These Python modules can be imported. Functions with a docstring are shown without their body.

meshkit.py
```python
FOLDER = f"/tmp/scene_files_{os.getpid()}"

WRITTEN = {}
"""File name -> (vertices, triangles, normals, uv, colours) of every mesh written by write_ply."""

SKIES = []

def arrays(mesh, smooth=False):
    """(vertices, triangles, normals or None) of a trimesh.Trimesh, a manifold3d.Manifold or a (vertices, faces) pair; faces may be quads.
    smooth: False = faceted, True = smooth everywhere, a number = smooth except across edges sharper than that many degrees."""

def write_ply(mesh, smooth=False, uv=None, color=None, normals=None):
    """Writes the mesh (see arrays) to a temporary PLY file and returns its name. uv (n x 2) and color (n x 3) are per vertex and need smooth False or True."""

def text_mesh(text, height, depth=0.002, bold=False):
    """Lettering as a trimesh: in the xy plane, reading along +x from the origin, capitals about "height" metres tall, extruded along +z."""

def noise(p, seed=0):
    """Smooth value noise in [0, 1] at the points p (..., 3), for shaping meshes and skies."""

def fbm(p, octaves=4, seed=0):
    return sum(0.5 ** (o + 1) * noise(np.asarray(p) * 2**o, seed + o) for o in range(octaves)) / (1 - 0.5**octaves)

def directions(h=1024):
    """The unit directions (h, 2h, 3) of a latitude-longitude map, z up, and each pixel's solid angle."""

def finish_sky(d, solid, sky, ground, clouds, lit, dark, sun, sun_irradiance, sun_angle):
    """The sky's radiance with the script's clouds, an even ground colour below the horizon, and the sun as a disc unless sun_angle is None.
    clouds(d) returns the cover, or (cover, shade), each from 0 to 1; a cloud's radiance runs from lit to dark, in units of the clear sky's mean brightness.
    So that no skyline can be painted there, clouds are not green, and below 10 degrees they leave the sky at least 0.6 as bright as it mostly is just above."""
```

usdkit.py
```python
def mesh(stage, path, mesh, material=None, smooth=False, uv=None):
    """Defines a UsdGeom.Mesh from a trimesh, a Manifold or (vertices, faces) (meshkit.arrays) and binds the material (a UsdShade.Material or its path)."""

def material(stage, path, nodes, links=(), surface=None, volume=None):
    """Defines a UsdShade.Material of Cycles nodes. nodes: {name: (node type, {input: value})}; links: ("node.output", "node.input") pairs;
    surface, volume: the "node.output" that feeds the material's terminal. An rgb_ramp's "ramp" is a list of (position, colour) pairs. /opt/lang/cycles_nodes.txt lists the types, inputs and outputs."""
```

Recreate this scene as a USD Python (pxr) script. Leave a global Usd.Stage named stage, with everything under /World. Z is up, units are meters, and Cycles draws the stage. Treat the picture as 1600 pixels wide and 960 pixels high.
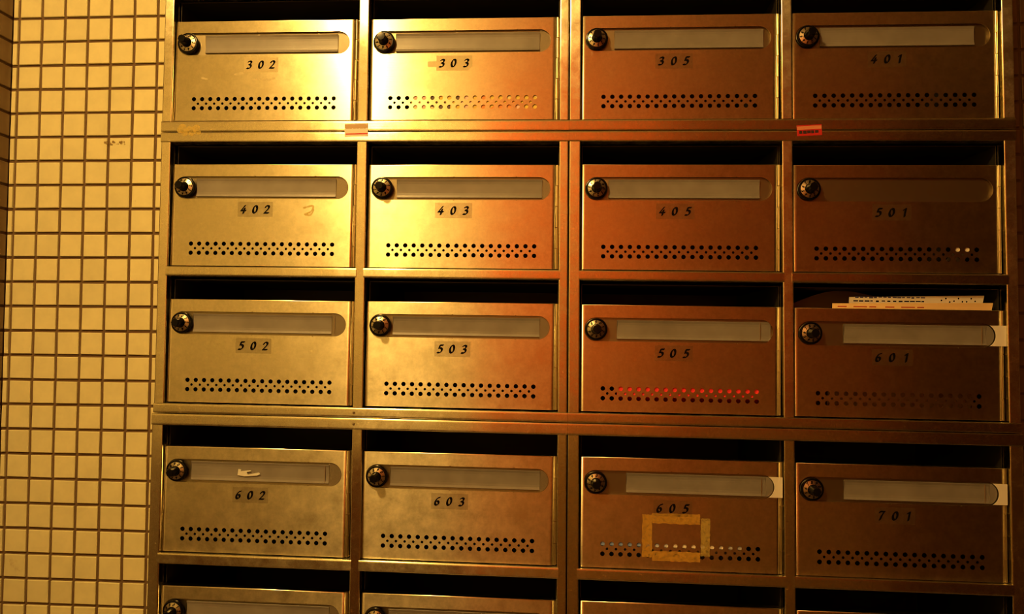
import math, random
import numpy as np, trimesh, shapely, usdkit
from shapely import affinity
from shapely.geometry import Polygon, Point, LineString, MultiPoint, box as sbox
from shapely.ops import unary_union
from pxr import Usd, UsdGeom, UsdLux, UsdShade, Gf, Sdf

rng = random.Random(7)
stage = Usd.Stage.CreateInMemory()
UsdGeom.SetStageUpAxis(stage, "Z"); UsdGeom.SetStageMetersPerUnit(stage, 1.0)
UsdGeom.Xform.Define(stage, "/World")

# ------------------------------------------------------------------ camera, light, exposure
TOP = 1.85                       # height of the upper edge of the first row of doors
CAM = (0.56136, -0.97475, TOP - 0.44770); YAW, PITCH, ROLL, FPX = 0.065965, 0.038623, 0.015954, 1100.0
EXPOSURE = 0.08
LAMP_POS, LAMP_POWER, LAMP_COLOR = (-0.045, -1.02, 2.435), 13.0, (1.0, 0.585, 0.16)
LAMP_R, FILL_POWER = 0.055, 27.0
W_OPP = 1.75                      # distance of the opposite wall behind the door plane
CEIL = 2.60
DARK_BAND_Z, DOOR_X0 = 0.95, 0.25
WALL_L, WALL_R, WALL_FAR, RETURN = -0.2705, 2.6, -1.05, -0.2548   # tiled return beside the bank, far walls of the lobby

cam = UsdGeom.Camera.Define(stage, "/World/camera")
cy, sy = math.cos(YAW), math.sin(YAW)
fw = np.array([-sy * math.cos(PITCH), cy * math.cos(PITCH), math.sin(PITCH)]); r0 = np.array([cy, sy, 0.0]); u0 = np.cross(r0, fw)
rt = r0 * math.cos(ROLL) + u0 * math.sin(ROLL); up = -r0 * math.sin(ROLL) + u0 * math.cos(ROLL)
cam.AddTransformOp().Set(Gf.Matrix4d(*rt, 0, *up, 0, *(-fw), 0, *CAM, 1))
cam.CreateHorizontalApertureAttr(36.0); cam.CreateVerticalApertureAttr(36.0 * 0.6)
cam.CreateFocalLengthAttr(36.0 * FPX / 1600.0); cam.CreateClippingRangeAttr(Gf.Vec2f(0.05, 50))
cam.CreateExposureAttr(EXPOSURE)

# ------------------------------------------------------------------ materials
M = {}
def mat(name, nodes, links=(), surface="p.BSDF"):
    M[name] = usdkit.material(stage, "/World/Looks/" + name, nodes, links, surface=surface); return M[name]

def plain(name, color, rough=0.5, metallic=0.0, spec=0.5, **kw):
    return mat(name, {"p": ("principled_bsdf", {"base_color": color, "roughness": rough, "metallic": metallic, "specular_ior_level": spec, **kw})})

def steel(name, tangent, stretch, c0, c1, rlo=0.25, rhi=0.33, aniso=0.85, bump=0.06):
    """Worn brushed metal: brushing runs across `tangent` (the direction the gloss is smeared in)."""
    mat(name, {
        "g": ("geometry", {}),
        "n1": ("noise_texture", {"scale": 7.0, "detail": 5.0, "roughness": 0.62}),
        "ramp": ("rgb_ramp", {"ramp": [(0.30, c0), (0.52, tuple((a + b) / 2 for a, b in zip(c0, c1))), (0.72, c1)]}),
        "n2": ("noise_texture", {"scale": 34.0, "detail": 6.0, "roughness": 0.7}),
        "mr": ("map_range", {"from_min": 0.32, "from_max": 0.70, "to_min": rlo, "to_max": rhi, "clamp": True}),
        "mp": ("mapping", {"scale": stretch}),
        "n3": ("noise_texture", {"scale": 1.0, "detail": 3.0}),
        "b": ("bump", {"strength": bump, "distance": 0.0006}),
        "t": ("combine_xyz", {"x": tangent[0], "y": tangent[1], "z": tangent[2]}),
        "p": ("principled_bsdf", {"metallic": 1.0, "anisotropic": aniso}),
    }, [("g.position", "n1.vector"), ("g.position", "n2.vector"), ("g.position", "mp.vector"), ("mp.vector", "n3.vector"),
        ("n1.fac", "ramp.fac"), ("n2.fac", "mr.value"), ("n3.fac", "b.height"), ("ramp.color", "p.base_color"), ("mr.result", "p.roughness"),
        ("b.normal", "p.normal"), ("t.vector", "p.tangent")])

STEEL_A, STEEL_B = (0.80, 0.73, 0.50), (0.88, 0.81, 0.58)
steel("brushed_steel_door", (0, 0, 1), (14, 14, 900), STEEL_A, STEEL_B)
steel("brushed_steel_rail", (0, 0, 1), (14, 14, 900), STEEL_A, STEEL_B, 0.17, 0.27)
steel("brushed_steel_post", (1, 0, 0), (900, 14, 14), STEEL_A, STEEL_B, 0.17, 0.27)
plain("hinge_steel", (0.66, 0.58, 0.36), 0.28, 1.0)
plain("shaded_tray_steel", (0.32, 0.27, 0.17), 0.42, 1.0)  # door metal, with the shadow inside the slot put into the colour
plain("shaded_interior", (0.05, 0.042, 0.03), 0.45, 0.5, 0.3)  # steel compartments, their inner shade put into a dark colour
plain("black_plastic", (0.004, 0.0035, 0.0035), 0.22, 0.0, 0.18)
plain("dial_silver", (0.60, 0.54, 0.40), 0.30, 1.0)
plain("black_ink", (0.004, 0.0035, 0.003), 0.7, 0.0, 0.05)
plain("dark_rivet", (0.16, 0.11, 0.06), 0.5, 0.6)
plain("cream_paper", (0.90, 0.87, 0.78), 0.75, 0.0, 0.2)
plain("orange_paper", (0.92, 0.66, 0.34), 0.7, 0.0, 0.2)
plain("brown_paper", (0.26, 0.17, 0.10), 0.6)
plain("blue_ink", (0.07, 0.07, 0.20), 0.6)
plain("red_ink", (0.45, 0.05, 0.03), 0.6)
plain("red_print", (0.95, 0.04, 0.05), 0.5)
plain("sticker_red", (0.62, 0.03, 0.03), 0.4)
plain("sticker_orange", (0.80, 0.30, 0.16), 0.4)
plain("sticker_tan", (0.55, 0.36, 0.18), 0.5)
plain("sticker_dark", (0.05, 0.03, 0.03), 0.45)
plain("light_scrap", (0.78, 0.78, 0.70), 0.35)

mat("frosted_strip", {
    "g": ("geometry", {}), "n": ("noise_texture", {"scale": 30.0, "detail": 4.0}),
    "ramp": ("rgb_ramp", {"ramp": [(0.3, (0.21, 0.19, 0.165)), (0.7, (0.27, 0.25, 0.22))]}),
    "p": ("principled_bsdf", {"roughness": 0.36, "specular_ior_level": 0.55})},
    [("g.position", "n.vector"), ("n.fac", "ramp.fac"), ("ramp.color", "p.base_color")])
def clear(name, color, opacity, rough, patchy=False):
    nodes = {"t": ("transparent_bsdf", {"color": (1, 1, 1)}), "p": ("principled_bsdf", {"base_color": color, "roughness": rough, "specular_ior_level": 0.15}), "m": ("mix_closure", {"fac": opacity})}
    links = [("t.BSDF", "m.closure1"), ("p.BSDF", "m.closure2")]
    if patchy:
        nodes |= {"g": ("geometry", {}), "n": ("noise_texture", {"scale": 190.0, "detail": 4.0, "roughness": 0.7}),
                  "r": ("map_range", {"from_min": 0.36, "from_max": 0.58, "to_min": opacity * 0.25, "to_max": opacity, "clamp": True})}
        links += [("g.position", "n.vector"), ("n.fac", "r.value"), ("r.result", "m.fac")]
    mat(name, nodes, links, surface="m.closure")
clear("clear_label", (0.14, 0.10, 0.05), 0.10, 0.6)
clear("clear_label_light", (0.85, 0.76, 0.46), 0.30, 0.35)
clear("clear_cover", (0.40, 0.34, 0.24), 0.22, 0.2)
clear("tape_glue", (0.72, 0.42, 0.07), 0.75, 0.5, True)
clear("faint_scuff", (0.85, 0.78, 0.52), 0.30, 0.4, True)
clear("faint_stain", (0.25, 0.13, 0.03), 0.45, 0.6, True)
clear("faint_glue", (0.74, 0.58, 0.16), 0.42, 0.45, True)

def print_mat(name, scale, colors):
    mat(name, {"g": ("geometry", {}), "mp": ("mapping", {"scale": (scale, 1.0, scale * 0.8)}), "v": ("voronoi_texture", {"scale": 1.0}),
               "s": ("separate_color", {}), "r": ("rgb_ramp", {"interpolate": False, "ramp": [(i / len(colors), c) for i, c in enumerate(colors)]}),
               "p": ("principled_bsdf", {"roughness": 0.5})},
        [("g.position", "mp.vector"), ("mp.vector", "v.vector"), ("v.color", "s.color"), ("s.r", "r.fac"), ("r.color", "p.base_color")])
print_mat("flyer_print", 60.0, [(0.75, 0.55, 0.12), (0.85, 0.75, 0.45), (0.80, 0.30, 0.06), (0.85, 0.62, 0.55), (0.10, 0.06, 0.03), (0.80, 0.62, 0.10)])
mat("blue_flyer_print", {"g": ("geometry", {}), "s": ("separate_xyz", {}), "m": ("map_range", {"from_min": 0.61, "from_max": 0.81, "clamp": True}), "n": ("noise_texture", {"scale": 60.0}), "a": ("math", {"math_type": "multiply_add", "value2": 0.5, "value3": -0.25}), "a2": ("math", {"math_type": "add"}),
    "r": ("rgb_ramp", {"ramp": [(0.0, (0.24, 0.36, 0.80)), (0.44, (0.22, 0.34, 0.75)), (0.50, (0.85, 0.82, 0.72)), (0.86, (0.88, 0.80, 0.66)), (0.9, (0.45, 0.45, 0.5))]}), "p": ("principled_bsdf", {"roughness": 0.5})},
    [("g.position", "s.vector"), ("g.position", "n.vector"), ("s.x", "m.value"), ("n.fac", "a.value1"), ("a.value", "a2.value1"), ("m.result", "a2.value2"), ("a2.value", "r.fac"), ("r.color", "p.base_color")])

def tile_mat(name, c):
    mat(name, {"g": ("geometry", {}), "n": ("noise_texture", {"scale": 34.0, "detail": 5.0, "roughness": 0.7}), "n2": ("noise_texture", {"scale": 9.0, "detail": 6.0, "roughness": 0.75}),
               "r": ("rgb_ramp", {"ramp": [(0.25, tuple(x * 0.88 for x in c)), (0.6, c)]}),
               "r2": ("rgb_ramp", {"ramp": [(0.66, (1, 1, 1)), (0.78, (0.55, 0.40, 0.25))]}),
               "mx": ("mix_color", {"blend_type": "multiply", "fac": 1.0}),
               "p": ("principled_bsdf", {"roughness": 0.30, "specular_ior_level": 0.35})},
        [("g.position", "n.vector"), ("g.position", "n2.vector"), ("n.fac", "r.fac"), ("n2.fac", "r2.fac"), ("r.color", "mx.a"), ("r2.color", "mx.b"), ("mx.result", "p.base_color")])
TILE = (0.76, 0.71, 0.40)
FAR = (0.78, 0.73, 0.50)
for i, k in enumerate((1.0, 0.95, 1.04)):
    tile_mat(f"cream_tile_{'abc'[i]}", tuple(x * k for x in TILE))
tile_mat("shaded_tile", (0.21, 0.135, 0.07))
plain("grout", (0.15, 0.095, 0.05), 0.9, 0.0, 0.2)
plain("ceiling_paint", (0.62, 0.56, 0.44), 0.8)
plain("lamp_metal", (0.75, 0.7, 0.6), 0.3, 1.0)
mat("floor_stone", {"g": ("geometry", {}), "n": ("noise_texture", {"scale": 40.0, "detail": 5.0}), "r": ("rgb_ramp", {"ramp": [(0.3, (0.10, 0.07, 0.045)), (0.7, (0.17, 0.12, 0.08))]}),
                    "p": ("principled_bsdf", {"roughness": 0.4})}, [("g.position", "n.vector"), ("n.fac", "r.fac"), ("r.color", "p.base_color")])
plain("red_brown_lacquer", (0.74, 0.185, 0.065), 0.45)
plain("olive_brown_lacquer", (0.38, 0.22, 0.085), 0.5)
plain("dimmed_lacquer", (0.42, 0.11, 0.045), 0.45)
plain("dark_brown_paint", (0.14, 0.06, 0.035), 0.6)
mat("far_tile", {"g": ("geometry", {}), "s": ("separate_xyz", {}), "c": ("combine_xyz", {}),
                 "b": ("brick_texture", {"offset": 0.0, "scale": 1.0, "brick_width": 0.0364, "row_height": 0.0364, "mortar_size": 0.0018, "color1": FAR, "color2": tuple(x * 0.96 for x in FAR), "mortar": (0.15, 0.095, 0.05)}),
                 "p": ("principled_bsdf", {"roughness": 0.35})},
    [("g.position", "s.vector"), ("s.x", "c.x"), ("s.z", "c.y"), ("c.vector", "b.vector"), ("b.color", "p.base_color")])
mat("far_tile_side", {"g": ("geometry", {}), "s": ("separate_xyz", {}), "c": ("combine_xyz", {}),
                 "b": ("brick_texture", {"offset": 0.0, "scale": 1.0, "brick_width": 0.0364, "row_height": 0.0364, "mortar_size": 0.0018, "color1": FAR, "color2": tuple(x * 0.96 for x in FAR), "mortar": (0.15, 0.095, 0.05)}),
                 "p": ("principled_bsdf", {"roughness": 0.35})},
    [("g.position", "s.vector"), ("s.y", "c.x"), ("s.z", "c.y"), ("c.vector", "b.vector"), ("b.color", "p.base_color")])
mat("lamp_glow", {"e": ("emission", {"color": LAMP_COLOR, "strength": 6.0})}, surface="e.emission")

# ------------------------------------------------------------------ object helpers
taken = {}
def path_for(parent, name):
    base = parent + "/" + name
    n = taken.get(base, 0); taken[base] = n + 1
    return base if n == 0 else f"{base}_{n:03d}"
def P(parent): return "/World" if parent is None else (parent if isinstance(parent, str) else str(parent.GetPath()))
def data(prim, **kw):
    for k, v in kw.items():
        if v: prim.SetCustomDataByKey(k, v)
    return prim
def obj(name, mesh, material, parent=None, smooth=False, **kw):
    p = usdkit.mesh(stage, path_for(P(parent), name), mesh, M[material], smooth=smooth).GetPrim()
    return data(p, **kw)
def thing(name, loc, label, category, group=None):
    x = UsdGeom.Xform.Define(stage, path_for("/World", name)); x.AddTranslateOp().Set(Gf.Vec3d(*map(float, loc)))
    return data(x.GetPrim(), label=label, category=category, group=group)
def setting(name, mesh=None, material=None):
    if mesh is None: return data(UsdGeom.Xform.Define(stage, path_for("/World", name)).GetPrim(), kind="structure")
    return obj(name, mesh, material, kind="structure")

def join(*ms): return trimesh.util.concatenate([m for m in ms if m is not None])
def bx(x0, x1, y0, y1, z0, z1):
    m = trimesh.creation.box([x1 - x0, y1 - y0, z1 - z0]); m.apply_translation([(x0 + x1) / 2, (y0 + y1) / 2, (z0 + z1) / 2]); return m
def cbx(x0, x1, y0, y1, z0, z1, c=0.001):
    """box with chamfered edges"""
    pts = []
    for sx in (0, 1):
        for sy_ in (0, 1):
            for sz in (0, 1):
                q = np.array([(x0, x1)[sx], (y0, y1)[sy_], (z0, z1)[sz]], float); d = np.array([1 - 2 * sx, 1 - 2 * sy_, 1 - 2 * sz]) * c
                for k in range(3):
                    w = q + d; w[k] = q[k]; pts.append(w)
    return trimesh.convex.convex_hull(np.array(pts))
def plate(poly, y_front, thick):
    """a polygon in (x, z) as a plate whose front faces -y"""
    polys = [g for g in getattr(poly, "geoms", [poly]) if g.area > 1e-10]
    out = []
    for g in polys:
        m = trimesh.creation.extrude_polygon(g, thick, engine="earcut"); v = np.array(m.vertices)
        out.append(trimesh.Trimesh(np.c_[v[:, 0], y_front + thick - v[:, 2], v[:, 1]], m.faces, process=False))
    return join(*out)
def bar(a0, a1, y0, y1, b0, b1, along, rb=0.0030, ry=0.0013):
    """a folded sheet bar along x or z: rounded front edges, square behind; a = extent along, b = extent across"""
    t = np.linspace(0, math.pi / 2, 6)
    prof = [(b0 + rb * (1 - math.sin(q)), y0 + ry * (1 - math.cos(q))) for q in t[::-1]] + [(b1 - rb * (1 - math.sin(q)), y0 + ry * (1 - math.cos(q))) for q in t] + [(b1, y1), (b0, y1)]
    k = len(prof); v = [((a, y, b) if along == "x" else (b, y, a)) for a in (a0, a1) for b, y in prof]; f = []
    for i in range(k): a, b = i, (i + 1) % k; f += [(a, a + k, b), (b, a + k, b + k)]
    for i in range(1, k - 1): f += [(0, i, i + 1), (k, k + i + 1, k + i)]
    m = trimesh.Trimesh(v, f, process=False); m.fix_normals(); return m
def lathe_y(profile, n=28):
    """profile: (radius, y) pairs from the outside front to the centre; the axis is y"""
    prof = np.array(profile, float); a = np.linspace(0, 2 * np.pi, n, endpoint=False)
    v = np.concatenate([np.c_[r * np.cos(a), np.full(n, y), r * np.sin(a)] for r, y in prof]); f = []
    for i in range(len(prof) - 1):
        for k in range(n):
            a0, a1, b0, b1 = i * n + k, i * n + (k + 1) % n, (i + 1) * n + k, (i + 1) * n + (k + 1) % n
            f += [(a0, b0, a1), (a1, b0, b1)]
    m = trimesh.Trimesh(v, f, process=True); m.update_faces(m.nondegenerate_faces()); m.fix_normals(); return m
def stadium(x0, x1, z, r): return LineString([(x0, z), (x1, z)]).buffer(r, quad_segs=10)
SHEAR = -0.00735                  # the whole bank leans a little
def lean(z): return SHEAR * z     # z relative to TOP
def leaned(m):
    m = m.copy(); v = np.array(m.vertices); v[:, 0] += SHEAR * v[:, 2]; m.vertices = v; return m

# ---------------------------------------------------------------- lettering: an italic broad-nib hand
def spline(pts, n=7):
    p = np.array(pts, float)
    if len(p) < 3: return p
    q = np.vstack([2 * p[0] - p[1], p, 2 * p[-1] - p[-2]]); out = []
    for i in range(1, len(q) - 2):
        for t in np.linspace(0, 1, n, endpoint=False):
            a, b, c, d = q[i - 1:i + 3]
            out.append(0.5 * (2 * b + (c - a) * t + (2 * a - 5 * b + 4 * c - d) * t * t + (3 * b - a - 3 * c + d) * t ** 3))
    return np.array(out + [p[-1]])
ell = [(0.31 + 0.235 * math.cos(t), 0.5 + 0.44 * math.sin(t)) for t in np.linspace(0.4, 0.4 + 2 * math.pi, 13)]
STROKES = {
    "0": [("s", ell)],
    "1": [("l", [(0.16, 0.80), (0.34, 0.95)]), ("l", [(0.36, 0.94), (0.36, 0.05)])],
    "2": [("s", [(0.08, 0.74), (0.14, 0.89), (0.30, 0.95), (0.47, 0.88), (0.51, 0.72), (0.42, 0.50), (0.24, 0.27), (0.07, 0.07)]), ("l", [(0.07, 0.07), (0.57, 0.07)])],
    "3": [("s", [(0.10, 0.86), (0.25, 0.95), (0.42, 0.90), (0.47, 0.76), (0.38, 0.60), (0.22, 0.54)]), ("s", [(0.22, 0.54), (0.42, 0.48), (0.51, 0.33), (0.45, 0.14), (0.28, 0.05), (0.07, 0.08)])],
    "4": [("l", [(0.42, 0.95), (0.05, 0.34), (0.60, 0.34)]), ("l", [(0.44, 0.62), (0.38, 0.03)])],
    "5": [("l", [(0.54, 0.94), (0.21, 0.94), (0.15, 0.57)]), ("s", [(0.15, 0.57), (0.32, 0.60), (0.48, 0.50), (0.51, 0.30), (0.40, 0.12), (0.22, 0.05), (0.06, 0.08)])],
    "6": [("s", [(0.52, 0.93), (0.32, 0.85), (0.15, 0.60), (0.09, 0.30), (0.20, 0.08), (0.38, 0.06), (0.51, 0.22), (0.48, 0.42), (0.34, 0.52), (0.18, 0.44), (0.11, 0.32)])],
    "7": [("l", [(0.08, 0.84), (0.12, 0.94), (0.57, 0.94)]), ("s", [(0.56, 0.93), (0.36, 0.52), (0.24, 0.03)])],
    "8": [("s", [(0.31, 0.52), (0.12, 0.66), (0.16, 0.88), (0.32, 0.95), (0.47, 0.86), (0.47, 0.68), (0.31, 0.52), (0.10, 0.34), (0.12, 0.12), (0.30, 0.05), (0.50, 0.14), (0.51, 0.34), (0.31, 0.52)])],
    "9": [("s", [(0.10, 0.07), (0.30, 0.15), (0.47, 0.40), (0.53, 0.70), (0.42, 0.92), (0.24, 0.94), (0.11, 0.78), (0.14, 0.58), (0.28, 0.48), (0.44, 0.56), (0.51, 0.68)])],
}
NIB = affinity.rotate(affinity.scale(Point(0, 0).buffer(1, quad_segs=3), 0.128, 0.056), 38)
NIBP = np.array(NIB.exterior.coords)[:-1]
def glyph(ch):
    parts = []
    for kind, pts in STROKES[ch]:
        p = spline(pts) if kind == "s" else np.array(pts, float)
        for a, b in zip(p[:-1], p[1:]):
            parts.append(MultiPoint(np.vstack([NIBP + a, NIBP + b])).convex_hull)
    g = unary_union(parts).simplify(0.008)
    return affinity.affine_transform(g, [1, 0.20, 0, 1, -0.31 - 0.10, -0.5])      # italic slant, centred
GLYPH = {c: glyph(c) for c in STROKES}
def digit_poly(ch, x, z, h): return affinity.translate(affinity.scale(GLYPH[ch], h, h, origin=(0, 0)), x, z)

# ------------------------------------------------------------------ large structure: floor, ceiling, walls
PITCH_T, JOINT, T_Y = 0.0364, 0.0043, 0.025
BED = T_Y + 0.0028
BANK_X0, BANK_X1, BANK_ZT, BANK_ZB = -0.0155, 1.1660, 0.0505, -0.9720
setting("floor", bx(WALL_FAR - 0.1, WALL_R + 0.1, -W_OPP - 0.1, 0.3, -0.05, 0.0), "floor_stone")
setting("ceiling", bx(WALL_FAR - 0.1, WALL_R + 0.1, -W_OPP - 0.1, 0.3, CEIL, CEIL + 0.05), "ceiling_paint")

def tile_mesh(c, flat=0.0006):
    """c: four corners (3D, counter-clockwise seen from the front) of the glazed face, n: outward normal is implied; a shallow pillowed edge"""
    c = np.array(c, float); n = np.cross(c[1] - c[0], c[3] - c[0]); n /= np.linalg.norm(n); m = c.mean(0)
    d = np.array([(m - q) for q in c]); d = d / np.linalg.norm(d, axis=1, keepdims=True) * 0.0011
    v = np.vstack([c + d, c - n * flat, c - n * 0.0032])
    f = [(0, 1, 2), (0, 2, 3)]
    for L in (0, 4):
        for k in range(4):
            a, b = L + k, L + (k + 1) % 4
            f += [(a, a + 4, b + 4), (a, b + 4, b)]
    return trimesh.Trimesh(v, f, process=False)

def tile_z(k, x): return TOP + 0.0208 + 0.0064 * x - PITCH_T * k
def tile_x(i, z, right=False): return -0.2613 - (0.004 if right else 0.0) + PITCH_T * i - 0.0135 * (z - TOP)

wb = setting("wall_back")
hz0, hz1 = TOP + BANK_ZB, TOP + BANK_ZT
obj("grout_bed", join(bx(WALL_L - 0.1, BANK_X0 + 0.004, BED, BED + 0.03, 0, CEIL), bx(BANK_X1 - 0.004, WALL_R, BED, BED + 0.03, 0, CEIL),
                      bx(BANK_X0 + 0.004, BANK_X1 - 0.004, BED, BED + 0.03, 0, hz0 + 0.004), bx(BANK_X0 + 0.004, BANK_X1 - 0.004, BED, BED + 0.03, hz1 - 0.004, CEIL)), "grout", wb)
def add_wall_tiles():
    rest, brown = [], []; h = JOINT / 2
    ks = range(-16, 52)
    for i in range(-1, 80):
        for k in ks:
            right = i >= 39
            za, zb = tile_z(k, -0.2613 + PITCH_T * i), tile_z(k + 1, -0.2613 + PITCH_T * i)
            if za > CEIL or zb < 0.02: continue
            zm = (za + zb) / 2
            x0, x1 = tile_x(i, zm, right) + h, tile_x(i + 1, zm, right) - h
            if i == 38: x1 = tile_x(39, zm, True) - h
            corner = WALL_L + 0.0006 + (TOP - zm) * 0.0135
            x0 = max(x0, corner)
            if x1 > WALL_R: continue
            zl, zh = zb + h, za - h
            inz = zh > hz0 + 0.001 and zl < hz1 - 0.001
            e0 = BANK_X0 + lean(zm - TOP) - 0.0004 - (0.0019 if zm < TOP - 0.585 else 0); e1 = BANK_X1 + lean(zm - TOP) + 0.0004
            if inz and (zl < hz0 or zh > hz1) and x0 > e0 - 0.004 and x1 < e1 + 0.004:
                if zl < hz0: zh = hz0 - 0.0004
                else: zl = hz1 + 0.0004
                if zh - zl < 0.003: continue
                inz = False
            if inz:
                if x0 < e0 < x1: x1 = e0
                elif x0 < e1 < x1: x0 = e1
                elif x0 >= e0 and x1 <= e1: continue
            if x1 - x0 < 0.0012: continue
            s0, s1 = -0.0135 * (zl - zm), -0.0135 * (zh - zm); t = 0.0064 * (x1 - x0)
            j = lambda: rng.uniform(-0.00025, 0.00025)
            y = T_Y + rng.uniform(-0.0002, 0.0003)
            m = tile_mesh([(x0 + s0 + j(), y + j() * .6, zl + j()), (x1 + s0 + j(), y + j() * .6, zl + t + j()), (x1 + s1 + j(), y + j() * .6, zh + t + j()), (x0 + s1 + j(), y + j() * .6, zh + j())])
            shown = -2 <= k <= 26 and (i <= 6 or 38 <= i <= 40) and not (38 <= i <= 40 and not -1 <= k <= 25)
            if shown: obj("tile", m, "cream_tile_" + rng.choice("aaabc") if i < 20 else "shaded_tile", wb)
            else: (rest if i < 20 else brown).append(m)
    obj("tile_field", join(*brown), "shaded_tile", wb, kind="stuff", label="rest of the brown tiles right of the mailboxes")
    obj("tile_field", join(*rest), "cream_tile_a", wb, kind="stuff", label="rest of the small square cream tiles")
add_wall_tiles()

r_ = random.Random(5)
blot = unary_union([Point(-0.118 + 0.0022 * k + r_.uniform(-.001, .001), TOP - 0.172 + r_.uniform(-.0022, .0022)).buffer(r_.uniform(0.0009, 0.0024), quad_segs=2) for k in range(15)])
obj("stain", plate(blot, T_Y - 0.0006, 0.0001), "faint_stain", wb, label="faint brown smudge on two tiles")
wl = setting("wall_left")
def left_x(z): return WALL_L + (TOP - z) * 0.0135
bed = bx(WALL_FAR - WALL_L, 0, RETURN + 0.0028, BED + 0.03, 0, CEIL); v = np.array(bed.vertices); v[4:, 0] = left_x(v[4:, 2]) - 0.0028; v[:4, 0] = WALL_FAR; bed.vertices = v
obj("grout_bed", bed, "grout", wl)
rest, near = [], []
for k in range(-21, 52):
    za, zb = tile_z(k, WALL_L) - JOINT / 2, tile_z(k + 1, WALL_L) + JOINT / 2
    if za > CEIL or zb < 0.02: continue
    for i in range(7):
        y0, y1 = T_Y - 0.0008 - PITCH_T * i, T_Y - 0.0008 - PITCH_T * (i + 1) + JOINT
        m = tile_mesh([(left_x(zb), y1, zb), (left_x(zb), y0, zb), (left_x(za), y0, za), (left_x(za), y1, za)])
        if i < 4 and -2 <= k <= 20: obj("tile", m, "shaded_tile", wl)
        else: near.append(m)
    for i in range(21):                                             # its face towards the lobby
        x1 = left_x((za + zb) / 2) - 0.001 - PITCH_T * i; x0 = x1 - PITCH_T + JOINT
        near.append(tile_mesh([(x0, RETURN, zb), (x1, RETURN, zb), (x1, RETURN, za), (x0, RETURN, za)]))
obj("tile_field", join(*near), "shaded_tile", wl, kind="stuff", label="rest of the small brown tiles")
setting("wall_far_left", bx(WALL_FAR - 0.05, WALL_FAR, -W_OPP, RETURN, 0, CEIL), "far_tile_side")
setting("wall_right", bx(WALL_R, WALL_R + 0.05, -W_OPP - 0.05, 0.1, 0, CEIL), "dark_brown_paint")
wf = setting("wall_front")
obj("plaster", bx(WALL_FAR - 0.1, WALL_R, -W_OPP - 0.05, -W_OPP, 0, CEIL), "far_tile", wf)
obj("added_dark_band", cbx(WALL_FAR + 0.001, DOOR_X0 - 0.002, -W_OPP + 0.0005, -W_OPP + 0.015, 0.001, DARK_BAND_Z, 0.003), "dark_brown_paint", wf)  # unseen dark band, added to darken what the posts reflect
d1 = setting("door_1")           # the wide lacquered doors across the lobby, seen only as the reddish gleam in the steel
obj("door_frame", cbx(DOOR_X0, 1.03, -W_OPP + 0.0005, -W_OPP + 0.03, 0.001, 2.55, 0.003), "red_brown_lacquer", d1)
obj("door_panel", cbx(DOOR_X0 + 0.05, 0.99, -W_OPP + 0.0305, -W_OPP + 0.045, 1.16, 2.50, 0.004), "red_brown_lacquer", d1)
obj("door_panel", cbx(DOOR_X0 + 0.05, 0.99, -W_OPP + 0.0305, -W_OPP + 0.045, 0.08, 1.10, 0.004), "olive_brown_lacquer", d1)
d2 = setting("door_2")  # light falloff put into the lacquer, darker to the right
obj("door_frame", cbx(1.04, 2.5, -W_OPP + 0.0005, -W_OPP + 0.03, 0.001, 2.55, 0.003), "dimmed_lacquer", d2)
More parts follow.
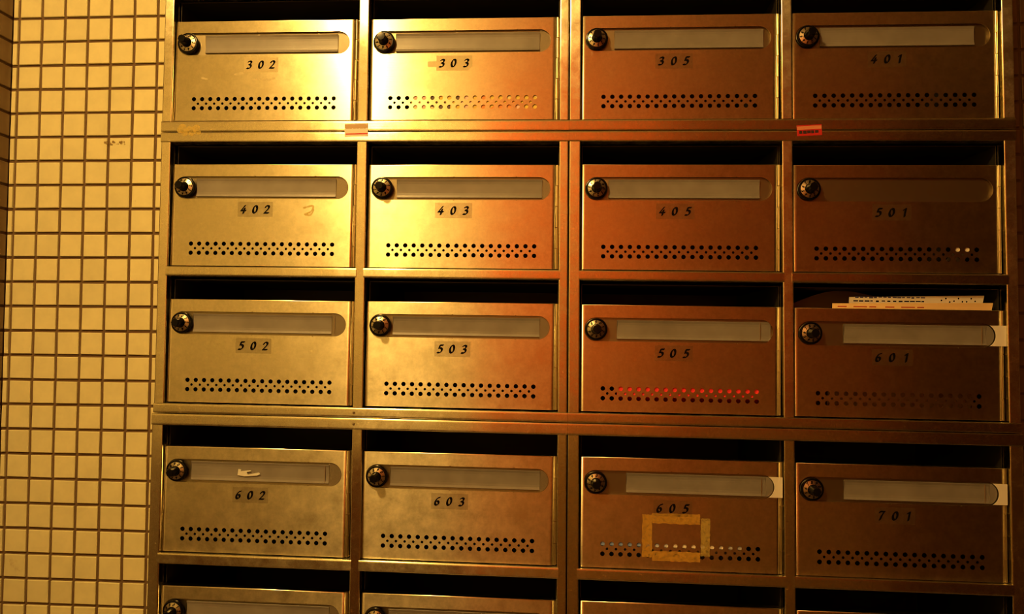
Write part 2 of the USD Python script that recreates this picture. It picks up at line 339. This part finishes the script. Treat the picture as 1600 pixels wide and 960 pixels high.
for a in (1.08, 1.80):
    obj("door_panel", cbx(a, a + 0.66, -W_OPP + 0.0305, -W_OPP + 0.045, 1.16, 2.50, 0.004), "dimmed_lacquer" if a < 1.5 else "dark_brown_paint", d2)
    obj("door_panel", cbx(a, a + 0.66, -W_OPP + 0.0305, -W_OPP + 0.045, 0.08, 1.10, 0.004), "olive_brown_lacquer" if a < 1.5 else "dark_brown_paint", d2)

# the ceiling downlight over the tiled corner: the only lamp, with a fill sphere added
lamp = thing("ceiling_lamp", (LAMP_POS[0], LAMP_POS[1], CEIL), "round ceiling downlight over the corner to the left of the mailboxes", "lamp")
obj("trim_ring", lathe_y([(LAMP_R + 0.03, 0.0), (LAMP_R + 0.03, -0.006), (LAMP_R + 0.01, -0.012), (LAMP_R + 0.008, 0.0)], 36).apply_transform(trimesh.transformations.rotation_matrix(math.pi / 2, [1, 0, 0])), "lamp_metal", lamp, smooth=30)
obj("housing", join(lathe_y([(LAMP_R + 0.022, 0.0), (LAMP_R + 0.022, LAMP_POS[2] - CEIL + 0.062), (LAMP_R + 0.016, LAMP_POS[2] - CEIL + 0.062), (LAMP_R + 0.016, LAMP_POS[2] - CEIL + 0.070), (0.0, LAMP_POS[2] - CEIL + 0.070)], 40)).apply_transform(trimesh.transformations.rotation_matrix(math.pi / 2, [1, 0, 0])), "lamp_metal", lamp, smooth=30)
light = UsdLux.DiskLight.Define(stage, str(lamp.GetPath()) + "/bulb")
light.AddTranslateOp().Set(Gf.Vec3d(0, 0, LAMP_POS[2] - CEIL - LAMP_R - 0.002))
fill_emitter = UsdLux.SphereLight.Define(stage, str(lamp.GetPath()) + "/fill_emitter")  # sphere emitter added to brighten the upper walls and ceiling
fill_emitter.AddTranslateOp().Set(Gf.Vec3d(0, 0, LAMP_POS[2] - CEIL)); fill_emitter.CreateRadiusAttr(LAMP_R * 0.95)
fill_emitter.CreateIntensityAttr(FILL_POWER / (4 * math.pi * (LAMP_R * 0.95) ** 2) / math.pi); fill_emitter.CreateColorAttr(Gf.Vec3f(*LAMP_COLOR))
light.CreateRadiusAttr(LAMP_R); light.CreateIntensityAttr(LAMP_POWER / (math.pi * LAMP_R ** 2) / math.pi); light.CreateColorAttr(Gf.Vec3f(*LAMP_COLOR))

# ------------------------------------------------------------------ the six frames that hold the mailboxes
POST_Y0, POST_Y1 = -0.0040, 0.2500
XS = {"l": [(-0.0152, -0.0012), (0.2722, 0.2866), (0.5582, 0.5708)], "r": [(0.5722, 0.5876), (0.8609, 0.8748), (1.1505, 1.1650)]}
TIER = {"upper": (0.0500, 0.0360, None, -0.1483, -0.1634), "middle": (-0.1642, -0.1786, (-0.3582, -0.3716), -0.5538, -0.5672), "lower": (-0.5682, -0.5843, (-0.7636, -0.7785), -0.9560, -0.9710)}
FRAMES = {}
for tier, (zt, zt1, lip, zb1, zb) in TIER.items():
    for side in "lr":
        name = {"l": "left", "r": "right"}[side]
        what = {"upper": "gold-lit steel rack of the two top row mailboxes next to the cream tiles", "middle": "gold-lit steel rack of four mailboxes left of the centre seam, between the two double rails",
                "lower": "bottom left steel rack below the lower double rail, next to the tiles"} if side == "l" else \
               {"upper": "reddish brown steel rack of the two top row mailboxes right of the centre seam", "middle": "dark steel rack of four mailboxes right of the centre seam, between the two double rails",
                "lower": "bottom right steel rack below the lower double rail, around the box with tape residue"}
        x0, x1 = XS[side][0][0], XS[side][2][1]
        if tier == "lower" and side == "l": x0 -= 0.0020
        if tier == "lower" and side == "r": x1 += 0.0020
        f = thing("mailbox_rack", (0, 0, TOP), what[tier], "mailbox rack")
        FRAMES[tier, side] = f
        posts = [list(q) for q in XS[side]]; posts[0][0] = x0; posts[2][1] = x1
        for q in posts:
            obj("post", leaned(bar(zb1 + 0.0002, zt1 - 0.0002, POST_Y0, POST_Y1 if q is not posts[1] else 0.24, q[0], q[1], "z", 0.0018, 0.0010)), "brushed_steel_post", f, smooth=40)
        obj("rail", leaned(bar(x0 - 0.0006, x1 + 0.0006, POST_Y0 - 0.0006, POST_Y1, zt1, zt, "x")), "brushed_steel_rail", f, smooth=40)
        obj("rail", leaned(bar(x0 - 0.0006, x1 + 0.0006, POST_Y0 - 0.0006, POST_Y1, zb, zb1, "x")), "brushed_steel_rail", f, smooth=40)
        if lip:
            for a, b in ((posts[0], posts[1]), (posts[1], posts[2])):
                obj("shelf_lip", leaned(bar(a[1] - 0.002, b[0] + 0.002, POST_Y0 - 0.0010, 0.02, lip[1], lip[0], "x")), "brushed_steel_rail", f, smooth=40)
        # the closed back of the frame
        obj("back_panel", leaned(bx(x0 + 0.001, x1 - 0.001, 0.2402, 0.2490, zb1 + 0.0004, zt1 - 0.0004)), "shaded_interior", f)
for (t, z) in (("middle", -0.5608), ("lower", -0.5765)):
    r = lathe_y([(0.0018, 0.0), (0.0018, -0.0006), (0.0012, -0.0012), (0.0, -0.0013)], 14); r.apply_translation([0.2745 + lean(z), POST_Y0 - 0.0005, z])
    obj("rivet", r, "dark_rivet", FRAMES[t, "l"], label="small dark rivet")

# stickers and glue marks on the upper rails (parts of the frames they are stuck to)
def rail_sticker(frame, x0, x1, z0, z1, rot, dark_at, label):
    f = FRAMES[frame]; yf = POST_Y0 - 0.0009
    base = affinity.rotate(sbox(x0, z0, x1, z1), rot); s = obj("sticker", plate(base, yf, 0.0003), "sticker_red", f, label=label)
    zc = lambda t: z1 + (z0 - z1) * t
    obj("printed_band", plate(affinity.rotate(sbox(x0 + 0.0003, zc(0.42), x1 - 0.0003, zc(0.10)), rot, origin=base.centroid), yf - 0.0001, 0.0001), "sticker_orange", s)
    words = unary_union([sbox(x0 + 0.003 + k * 0.0052, zc(dark_at + 0.16 + 0.02 * (k % 2)), x0 + 0.003 + k * 0.0052 + (0.0047 if k % 3 else 0.0040), zc(dark_at - 0.10)) for k in range(5)])
    obj("printed_mark", plate(affinity.rotate(words, rot, origin=base.centroid), yf - 0.0001, 0.0001), "sticker_dark", s)
st = sbox(0.2555, -0.1712, 0.2890, -0.1526); rot_ = lambda g: affinity.rotate(g, 1.2, origin=st.centroid)
base = obj("sticker", plate(rot_(st), POST_Y0 - 0.0009, 0.0003), "cream_paper", FRAMES["upper", "l"], label="small pale sticker with a tan band and a red line on the left rail joint")
obj("printed_band", plate(rot_(sbox(0.2558, -0.1592, 0.2887, -0.1538)), POST_Y0 - 0.0010, 0.0001), "sticker_tan", base)
obj("printed_mark", plate(rot_(unary_union([sbox(0.2575 + 0.005 * k, -0.1600, 0.2575 + 0.005 * k + (0.0036 if k % 2 else 0.0044), -0.1584) for k in range(6)])), POST_Y0 - 0.0011, 0.0001), "sticker_tan", base)
obj("printed_line", plate(rot_(sbox(0.2570, -0.1686, 0.2885, -0.1666)), POST_Y0 - 0.0010, 0.0001), "sticker_red", base)
rail_sticker(("upper", "r"), 0.8815, 0.9145, -0.1718, -0.1570, 3.0, 0.62, "small red and black sticker on the right rail joint")
pts = [(0.0126 + 0.034 * t, -0.1620 + 0.0085 * math.sin(6.283 * t) * (0.7 + 0.3 * math.sin(19 * t))) for t in ()]
glue = unary_union([Point(0.014 + 0.0035 * k, -0.1615 + 0.004 * math.sin(k * 2.1)).buffer(0.0045 + 0.0015 * math.sin(k * 1.3), quad_segs=3) for k in range(9)]).intersection(sbox(0, -0.1780, 0.1, -0.1490))
obj("glue_residue", plate(glue, POST_Y0 - 0.00085, 0.0002), "faint_glue", FRAMES["upper", "l"], label="yellowish patch of old glue")

# ------------------------------------------------------------------ the mailboxes
# number: (x0, x1, z top, z bottom, strip start, strip end, dial turn); x, z on the leaning front, z below TOP
BOX = {
    "302": (-0.0006, 0.2695, 0.0003, -0.1465, 0.165, 0.890, 20), "303": (0.2878, 0.5570, -0.0003, -0.1465, 0.136, 0.898, -30), "305": (0.5888, 0.8595, 0.0002, -0.1468, 0.167, 0.920, 60), "401": (0.8760, 1.1490, 0.0003, -0.1473, 0.140, 0.884, 80),
    "402": (0.0005, 0.2712, -0.2096, -0.3566, 0.131, 0.888, 10), "403": (0.2881, 0.5575, -0.2102, -0.3568, 0.151, 0.913, 0), "405": (0.5892, 0.8598, -0.2100, -0.3566, 0.137, 0.897, 95), "501": (0.8761, 1.1490, -0.2105, -0.3568, None, None, 70),
    "502": (0.0008, 0.2710, -0.4046, -0.5518, 0.131, 0.879, 15), "503": (0.2885, 0.5578, -0.4042, -0.5515, 0.139, 0.904, 40), "505": (0.5893, 0.8598, -0.4050, -0.5518, 0.182, 0.947, 33), "601": (0.8764, 1.1488, -0.4058, -0.5520, 0.240, 0.960, 58),
    "602": (-0.0006, 0.2685, -0.6142, -0.7622, 0.147, 0.888, 25), "603": (0.2870, 0.5577, -0.6142, -0.7622, 0.143, 0.912, 48), "605": (0.5896, 0.8604, -0.6136, -0.7626, 0.229, 0.960, 5), "701": (0.8766, 1.1492, -0.6142, -0.7630, 0.233, 0.960, 64),
    "L0": (0.0000, 0.2690, -0.8100, -0.9545, 0.140, 0.900, 12), "L1": (0.2880, 0.5575, -0.8092, -0.9545, 0.140, 0.905, 30), "L2": (0.5896, 0.8600, -0.8082, -0.9545, 0.150, 0.905, 50), "L3": (0.8766, 1.1490, -0.8094, -0.9545, 0.150, 0.905, 70),
}
DIGIT_X = {"302": (.415, .477, .539), "303": (.387, .447, .515), "305": (.407, .470, .533), "401": (.400, .463, .523), "402": (.395, .458, .522), "403": (.388, .453, .520), "405": (.410, .473, .540), "501": (.414, .475, .537),
           "502": (.401, .465, .530), "503": (.393, .454, .518), "505": (.404, .464, .530), "601": (.403, .468, .535), "602": (.410, .473, .538), "603": (.390, .452, .517), "605": (.395, .458, .525), "701": (.407, .472, .535)}
LABEL = {
    "302": "mailbox numbered 302, top row, beside the tiles, brightly lit at its right edge", "303": "mailbox numbered 303, top row, coloured paper showing in its vent holes",
    "305": "mailbox numbered 305, reddish door in the top row right of the centre seam", "401": "mailbox numbered 401, dark brown door at the right end of the top row",
    "402": "mailbox numbered 402, second row, leftmost, with a yellow glue smear right of the number", "403": "mailbox numbered 403, second row, half gold and half brown door",
    "405": "mailbox numbered 405, second row, reddish door with pale name strip", "501": "mailbox numbered 501, dark door with an empty name slot",
    "502": "mailbox numbered 502, third row, leftmost, beside the tiles", "503": "mailbox numbered 503, third row, second from the tiles",
    "505": "mailbox numbered 505, with bright red showing through its vent holes", "601": "mailbox numbered 601, letters sticking up out of its slot",
    "602": "mailbox numbered 602, fourth row, leftmost, with a light scrap on its name strip", "603": "mailbox numbered 603, fourth row, second from the tiles",
    "605": "mailbox numbered 605, with a square of yellow tape residue on its door", "701": "mailbox numbered 701, dark door at the right end of the fourth row",
    "L0": "bottom row mailbox cut off by the picture edge, beside the tiles", "L1": "bottom row mailbox cut off by the picture edge, just left of the centre seam",
    "L2": "bottom row mailbox cut off by the picture edge, under the box with tape residue", "L3": "bottom row mailbox cut off by the picture edge, in the dark right corner"}
DIAL_X, SLOT_Z, SLOT_R = 0.0205, -0.0340, 0.0163

RX, RZ = 0.0048, 0.0012
def rim(W, H, depth=0.012, seg=7):
    loops = [(RX * (1 - math.sin(t)), RZ * (1 - math.sin(t)), 0.0022 * (1 - math.cos(t))) for t in np.linspace(0, math.pi / 2, seg + 1)] + [(0.0, 0.0, depth)]
    v, f = [], []
    for a, c, y in loops: v += [(a, y, -c), (W - a, y, -c), (W - a, y, -H + 0.3 * c), (a, y, -H + 0.3 * c)]
    for i in range(len(loops) - 1):
        for k in range(4):
            a, b = i * 4 + k, i * 4 + (k + 1) % 4
            f += [(a, b, b + 4), (a, b + 4, a + 4)]
    return trimesh.Trimesh(v, f, process=False)

def vents(W, H):
    big = [Point(0.1135 * W + k * (0.7637 * W / 17), z).buffer(0.0031, quad_segs=4) for k in range(18) for z in (-0.784 * H, -0.874 * H)]
    small = [Point(0.1135 * W + (k + 0.5) * (0.7637 * W / 17), -0.829 * H).buffer(0.0018, quad_segs=3) for k in range(17)]
    return unary_union(big + small)

def dial(t, W, turn):
    prof = [(0.0152, 0.0), (0.0154, -0.0030), (0.0146, -0.0044), (0.0132, -0.0048), (0.0130, -0.0044), (0.0, -0.0044)]
    at = lambda m: m.apply_translation([DIAL_X, 0, SLOT_Z])
    d = obj("dial", at(lathe_y(prof, 32)), "black_plastic", t, smooth=35, label="black combination dial")
    obj("number_ring", at(lathe_y([(0.0123, -0.0043), (0.0121, -0.0049), (0.0072, -0.0066), (0.0070, -0.0043)], 36)), "dial_silver", d, smooth=35, label="pale silver ring with dark numerals")
    ms = []
    for k in range(10):
        g = affinity.scale(affinity.translate(GLYPH[str(k)], 0.0, 0.0), 0.0038, 0.0040, origin=(0, 0)).buffer(0.00012)
        m = plate(g, -0.0001, 0.0003); a = math.radians(turn + 36 * k)
        m.apply_transform(trimesh.transformations.rotation_matrix(-math.atan(0.0019 / 0.0057), [1, 0, 0]))
        m.apply_translation([0, -0.00572, 0.0097]); m.apply_transform(trimesh.transformations.rotation_matrix(a, [0, 1, 0])); ms.append(m)
    obj("numeral", at(join(*ms)), "black_ink", d, label="dark numerals around the dial")
    kn = lathe_y([(0.0074, -0.0043), (0.0070, -0.0078), (0.0062, -0.0090), (0.0058, -0.0200), (0.0050, -0.0214), (0.0, -0.0216)], 24)
    v = np.array(kn.vertices); rr = np.hypot(v[:, 0], v[:, 2]); ang = np.arctan2(v[:, 2], v[:, 0])
    flute = 1 + 0.05 * np.cos(8 * ang) * (v[:, 1] < -0.0085); v[:, 0] *= flute; v[:, 2] *= flute; kn.vertices = v
    obj("knob", at(kn), "black_plastic", d, smooth=40)

def strip_mesh(x0, x1, z0, z1, y0, y1):
    """a slightly bowed plastic strip: the middle lies deeper than the lips along its long edges"""
    n = 9; zz = np.linspace(0, 1, n); prof = [(y0 + 0.0014 * (1 - abs(2 * t - 1) ** 4), z0 + (z1 - z0) * t) for t in zz]
    prof = [(y1, z0), (y0 + 0.0003, z0)] + [(p[0], z0 + 0.0003 + (z1 - z0 - 0.0006) * t) for p, t in zip(prof, zz)] + [(y0 + 0.0003, z1), (y1, z1)]
    v = [(x, a, b) for x in (x0, x1) for a, b in prof]; k = len(prof); f = []
    for i in range(k):
        a, b = i, (i + 1) % k; f += [(a, a + k, b), (b, a + k, b + k)]
    for i in range(1, k - 1): f += [(0, i, i + 1), (k, k + i + 1, k + i)]
    m = trimesh.Trimesh(v, f, process=False); m.fix_normals(); return m

MAILBOX = {}
def mailbox(num):
    x0, x1, zt, zb, s0, s1, turn = BOX[num]; W, H = x1 - x0, zt - zb
    t = thing("mailbox", (x0 + lean(zt - H / 2), 0, TOP + zt), LABEL[num], "mailbox", "mailboxes in the steel bank"); MAILBOX[num] = t
    slot_end = 0.957 * W - SLOT_R
    slot = stadium(DIAL_X, slot_end, SLOT_Z, SLOT_R)
    notch = unary_union([Point(W * q, SLOT_Z + s * (SLOT_R + 0.0001)).buffer(0.0009, quad_segs=3) for q in (0.453, 0.78) for s in (-1, 1)])
    Wd = W - 0.0046                                          # the hinge takes the last few millimetres
    sheet = sbox(RX, -H + 0.3 * RZ, Wd - RX, -RZ).difference(slot.union(notch)).difference(vents(W, H))
    d = obj("door", join(plate(sheet, 0.0, 0.0009), rim(Wd, H)), "brushed_steel_door", t, smooth=30)
    tray = join(plate(stadium(DIAL_X, slot_end, SLOT_Z, SLOT_R + 0.0009), 0.0035, 0.0008), plate(stadium(DIAL_X, slot_end, SLOT_Z, SLOT_R + 0.0010).difference(stadium(DIAL_X, slot_end, SLOT_Z, SLOT_R + 0.0002)), 0.0006, 0.0030))
    obj("slot_tray", tray, "shaded_tray_steel", d, label="recessed rounded name slot")
    hinge = []
    for k in range(5):
        a, b = -H + H * k / 5 + 0.0004, -H + H * (k + 1) / 5 - 0.0004
        c = trimesh.creation.cylinder(0.0021, b - a, sections=12); c.apply_translation([Wd + 0.0022, 0.0030, (a + b) / 2]); hinge.append(c)
    hinge.append(bx(Wd + 0.0001, W + 0.0003, 0.0050, 0.0058, -H + 0.0004, -0.0004))
    obj("hinge", join(*hinge), "hinge_steel", t, smooth=40, label="piano hinge along the right edge of the door")
    dial(t, W, turn)
    # the sheet-steel compartment behind the door, open at the top of its front
    y0, y1, ht = 0.0125, 0.2380, (0.0335 if num in ("302", "303", "305", "401") else 0.0290)
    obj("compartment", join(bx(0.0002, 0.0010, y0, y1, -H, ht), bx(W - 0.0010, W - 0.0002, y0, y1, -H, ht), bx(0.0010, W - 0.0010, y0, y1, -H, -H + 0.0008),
                            bx(0.0010, W - 0.0010, y1 - 0.0008, y1, -H, ht), bx(0.0010, W - 0.0010, y0, y1, ht - 0.0008, ht)), "shaded_interior", t, label="dark inside of the compartment")
    hs = 0.0130
    if s0 is not None:
        zl, zh = SLOT_Z - hs, SLOT_Z + hs
        long_card = num in ("601", "605", "701")
        e = s1 if long_card or num == "505" else s1
        st = strip_mesh(s0 * W, e * W - (0.0 if not long_card else 0.012), zl, zh, 0.0008, 0.0030)
        if long_card:
            cap = stadium(0.5 * W, slot_end - 0.0006, SLOT_Z, SLOT_R - 0.0006).intersection(sbox(e * W - 0.0120, zl, W, zh))
            st = join(st, plate(cap, 0.0013, 0.0017))
        st = obj("name_strip", st, "frosted_strip", t, label="frosted plastic name strip")
        if long_card or num in ("502", "505", "602"):
            q = 0.895 * W if num != "602" else 0.868 * W
            obj("strip_line", bx(q - 0.0004, q + 0.0004, 0.0009, 0.0016, zl + 0.0004, zh - 0.0004), "brown_paper", st)
        if not long_card and num not in ("505", "401", "305", "405"):     # clear cover running on to the rounded end
            cov = stadium(DIAL_X, slot_end - 0.0003, SLOT_Z, SLOT_R - 0.0006).intersection(sbox(s1 * W + 0.0002, -1, 1, 1))
            obj("clear_end", plate(cov, 0.0012, 0.0006), "clear_cover", t, label="clear rounded end of the name slot")
        if long_card:
            x_out = {"601": W + 0.0012, "605": W - 0.0012, "701": W - 0.0014}[num]
            tab = sbox(slot_end, SLOT_Z - hs - 0.0006, x_out, SLOT_Z + hs + 0.0006).difference(stadium(DIAL_X, slot_end, SLOT_Z, SLOT_R - 0.0004))
            obj("card_end", plate(tab, -0.0010, 0.0004), "cream_paper", t, label="pale end of a paper card sticking out of the name slot")
    if num in DIGIT_X:
        zc = -0.445 * H; dx = DIGIT_X[num]
        lx0, lx1 = dx[0] * W - 0.0085, dx[2] * W + 0.0085
        lab = sbox(lx0, zc - 0.0108, lx1, zc + 0.0108)
        if num == "303": lab = lab.difference(Polygon([(lx1, zc - 0.0108), (lx1 - 0.006, zc - 0.0108), (lx1, zc - 0.004)])).union(sbox(lx0 - 0.011, zc - 0.004, lx0, zc + 0.0015).buffer(0.0012))
        s = obj("number_label", plate(lab, -0.0003, 0.0002), "clear_label_light" if num in ("302", "303") else "clear_label", t, label="clear number label " + num)
        for ch, q in zip(num, dx):
            obj("digit", plate(digit_poly(ch, q * W, zc, 0.0118), -0.00045, 0.00012), "black_ink", s, label="black digit " + ch)
    return t, W, H
for n in BOX: mailbox(n)

# marks on single doors
def on_door(num): return MAILBOX[num], BOX[num][1] - BOX[num][0], BOX[num][2] - BOX[num][3]
t, W, H = on_door("605")
for a, b, c, d in ((0.0840, -0.1325, 0.0972, -0.0755), (0.0972, -0.0870, 0.1610, -0.0735), (0.1620, -0.1290, 0.1742, -0.0785), (0.0975, -0.1372, 0.1612, -0.1240)):
    n = 14; r_ = random.Random(int(a * 1e4)); j = lambda: r_.uniform(-0.0006, 0.0006)
    edge = [(a + (c - a) * k / n, b + j()) for k in range(n)] + [(c + j(), b + (d - b) * k / n) for k in range(n)] + [(c - (c - a) * k / n, d + j()) for k in range(n)] + [(a + j(), d - (d - b) * k / n) for k in range(n)]
    obj("tape_residue", plate(Polygon(edge).buffer(0), -0.0002, 0.00015), "tape_glue" if a < 0.15 else "faint_glue", t, label="torn yellow strip of old tape")
t, W, H = on_door("402")
sw = LineString(spline([(0.195, -0.063), (0.208, -0.060), (0.206, -0.068), (0.197, -0.072), (0.205, -0.073), (0.209, -0.066)])).buffer(0.0013, quad_segs=3)
obj("glue_residue", plate(sw, -0.00015, 0.0001), "faint_glue", t, label="yellow glue smear")
t, W, H = on_door("302")
r_ = random.Random(11)
for cx, cz, n, sx in ((0.136, -0.0865, 9, 0.0032), (0.046, -0.0845, 5, 0.0012), (0.098, -0.0790, 6, 0.0018)):
    blot = unary_union([affinity.scale(Point(cx + sx * (k - n / 2), cz + r_.uniform(-.0012, .0012)).buffer(r_.uniform(0.0009, 0.0024), quad_segs=3), 1.6, 0.8) for k in range(n)])
    obj("scuff", plate(blot, -0.00012, 0.00008), "faint_scuff", t, label="faint pale scuff")
t, W, H = on_door("602")
scrap = Polygon([(0.108, -0.0385), (0.109, -0.0300), (0.113, -0.0305), (0.1125, -0.0330), (0.126, -0.0310), (0.128, -0.0325), (0.121, -0.0340), (0.1230, -0.0375), (0.139, -0.0340), (0.141, -0.0365), (0.136, -0.0385), (0.118, -0.0400)]).buffer(0)
obj("torn_scrap", plate(scrap, 0.0002, 0.0002), "light_scrap", t, label="light torn scrap on the name strip")

# ------------------------------------------------------------------ mail inside the mailboxes
def folded(x0, x1, prof, th=0.0003):
    """a sheet bent along lines parallel to x; prof: (y, z) points from top to bottom"""
    p = np.array(prof, float); d = np.gradient(p, axis=0); nrm = np.c_[-d[:, 1], d[:, 0]]; nrm /= np.linalg.norm(nrm, axis=1, keepdims=True); q = p + nrm * th
    ring = np.vstack([p, q[::-1]]); k = len(ring); v = [(x, a, b) for x in (x0, x1) for a, b in ring]; f = []
    for i in range(k): a, b = i, (i + 1) % k; f += [(a, a + k, b), (b, a + k, b + k)]
    n = len(p)
    for i in range(n - 1): f += [(i, i + 1, k - 2 - i), (i, k - 2 - i, k - 1 - i), (k + i, k + k - 2 - i, k + i + 1), (k + i, k + k - 1 - i, k + k - 2 - i)]
    m = trimesh.Trimesh(v, f, process=False); m.fix_normals(); return m
def inside(num):
    x0, x1, zt, zb = BOX[num][:4]; H = zt - zb
    return (x0 + lean(zt - H / 2), 0, TOP + zt), x1 - x0, H
def leaflet(name, num, fx0, fx1, z_hi, z_fold, material, label):
    loc, W, H = inside(num)
    t = thing(name, loc, label, "leaflet" if name == "leaflet" else "envelope")
    obj("sheet", folded(fx0 * W, fx1 * W, [(0.016, z_hi + 0.012), (0.0045, z_hi), (0.0016, z_hi - 0.008), (0.0013, z_fold + 0.0012), (0.0022, z_fold), (0.0055, z_fold - 0.0004), (0.030, -H + 0.0075), (0.050, -H + 0.0013)]), material, t)
leaflet("leaflet", "303", 0.225, 0.905, -0.070, -0.1365, "flyer_print", "yellow and orange printed leaflet behind the vent holes of mailbox 303")
leaflet("envelope", "505", 0.185, 0.950, -0.065, -0.1262, "red_print", "bright red envelope behind the vent holes of mailbox 505")
leaflet("leaflet", "605", 0.085, 0.800, -0.066, -0.1200, "blue_flyer_print", "blue and white printed leaflet behind the vent holes of mailbox 605")
leaflet("leaflet", "501", 0.765, 0.853, -0.080, -0.1178, "cream_paper", "pale paper corner behind the last vent holes of mailbox 501")

loc, W, H = inside("601")
def letter(name, x0, x1, tilt, y, h, skew, material, label, cat):
    """a flat letter standing in the compartment and leaning back; its top edge shows above the door"""
    t = thing(name, (loc[0], y, loc[2] - H + 0.0010), label, cat)
    a = math.radians(tilt); R = trimesh.transformations.rotation_matrix(-a, [1, 0, 0])
    poly = Polygon([(x0 + 0.004, 0), (x1 - 0.014, 0), (x1, h), (x0, h - skew)])
    m = plate(poly, 0, 0.0012); m.apply_transform(R)
    b = obj("sheet", m, material, t); return t, b, R
t, b, R = letter("envelope", 0.055, 0.2650, -12, 0.0450, 0.1588, 0.0030, "orange_paper", "orange-tan envelope in front, sticking up out of mailbox 601", "envelope")
m = plate(unary_union([sbox(0.062 + 0.021 * k, 0.1510, 0.062 + 0.021 * k + (0.012, 0.018, 0.009)[k % 3], 0.1524) for k in range(6)]), -0.0001, 0.0001); m.apply_transform(R); obj("printed_mark", m, "red_ink", b, kind="stuff")
t, b, R = letter("envelope", 0.0785, 0.2550, -12, 0.0495, 0.1690, 0.0040, "cream_paper", "cream printed envelope behind the orange one in mailbox 601", "envelope")
rr = random.Random(3)
m = plate(unary_union([sbox(0.086 + 0.0062 * k, 0.1642 + rr.uniform(-.0006, .0006), 0.086 + 0.0062 * k + rr.uniform(0.0035, 0.0056), 0.1662) for k in range(15)]), -0.0001, 0.0001); m.apply_transform(R); obj("printed_mark", m, "blue_ink", b, kind="stuff")
m = plate(unary_union([sbox(0.084 + 0.0075 * k, 0.1590 + rr.uniform(-.0005, .0005), 0.084 + 0.0075 * k + rr.uniform(0.003, 0.0066), 0.1608) for k in range(13)] +
                      [Point(0.200 + 0.0055 * k, 0.1620 + 0.0028 * math.sin(k * 2.0)).buffer(0.0011, quad_segs=2) for k in range(9)]), -0.0001, 0.0001); m.apply_transform(R); obj("printed_mark", m, "black_ink", b, kind="stuff")
t = thing("large_envelope", (loc[0], 0.066, loc[2] - H + 0.0010), "dark brown large envelope with a curved top behind the letters in mailbox 601", "envelope")
top = [(0.020 + 0.005 * k, 0.154 + 0.021 * math.sin(min(1, (0.02 + 0.005 * k - 0.02) / 0.075) * math.pi / 2) - max(0, (k - 16)) * 0.0011) for k in range(33)]
m = plate(Polygon([(0.020, 0.0), (0.185, 0.0)] + top[::-1]), 0, 0.003); m.apply_transform(trimesh.transformations.rotation_matrix(-math.radians(3), [1, 0, 0]))
obj("sheet", m, "brown_paper", t)
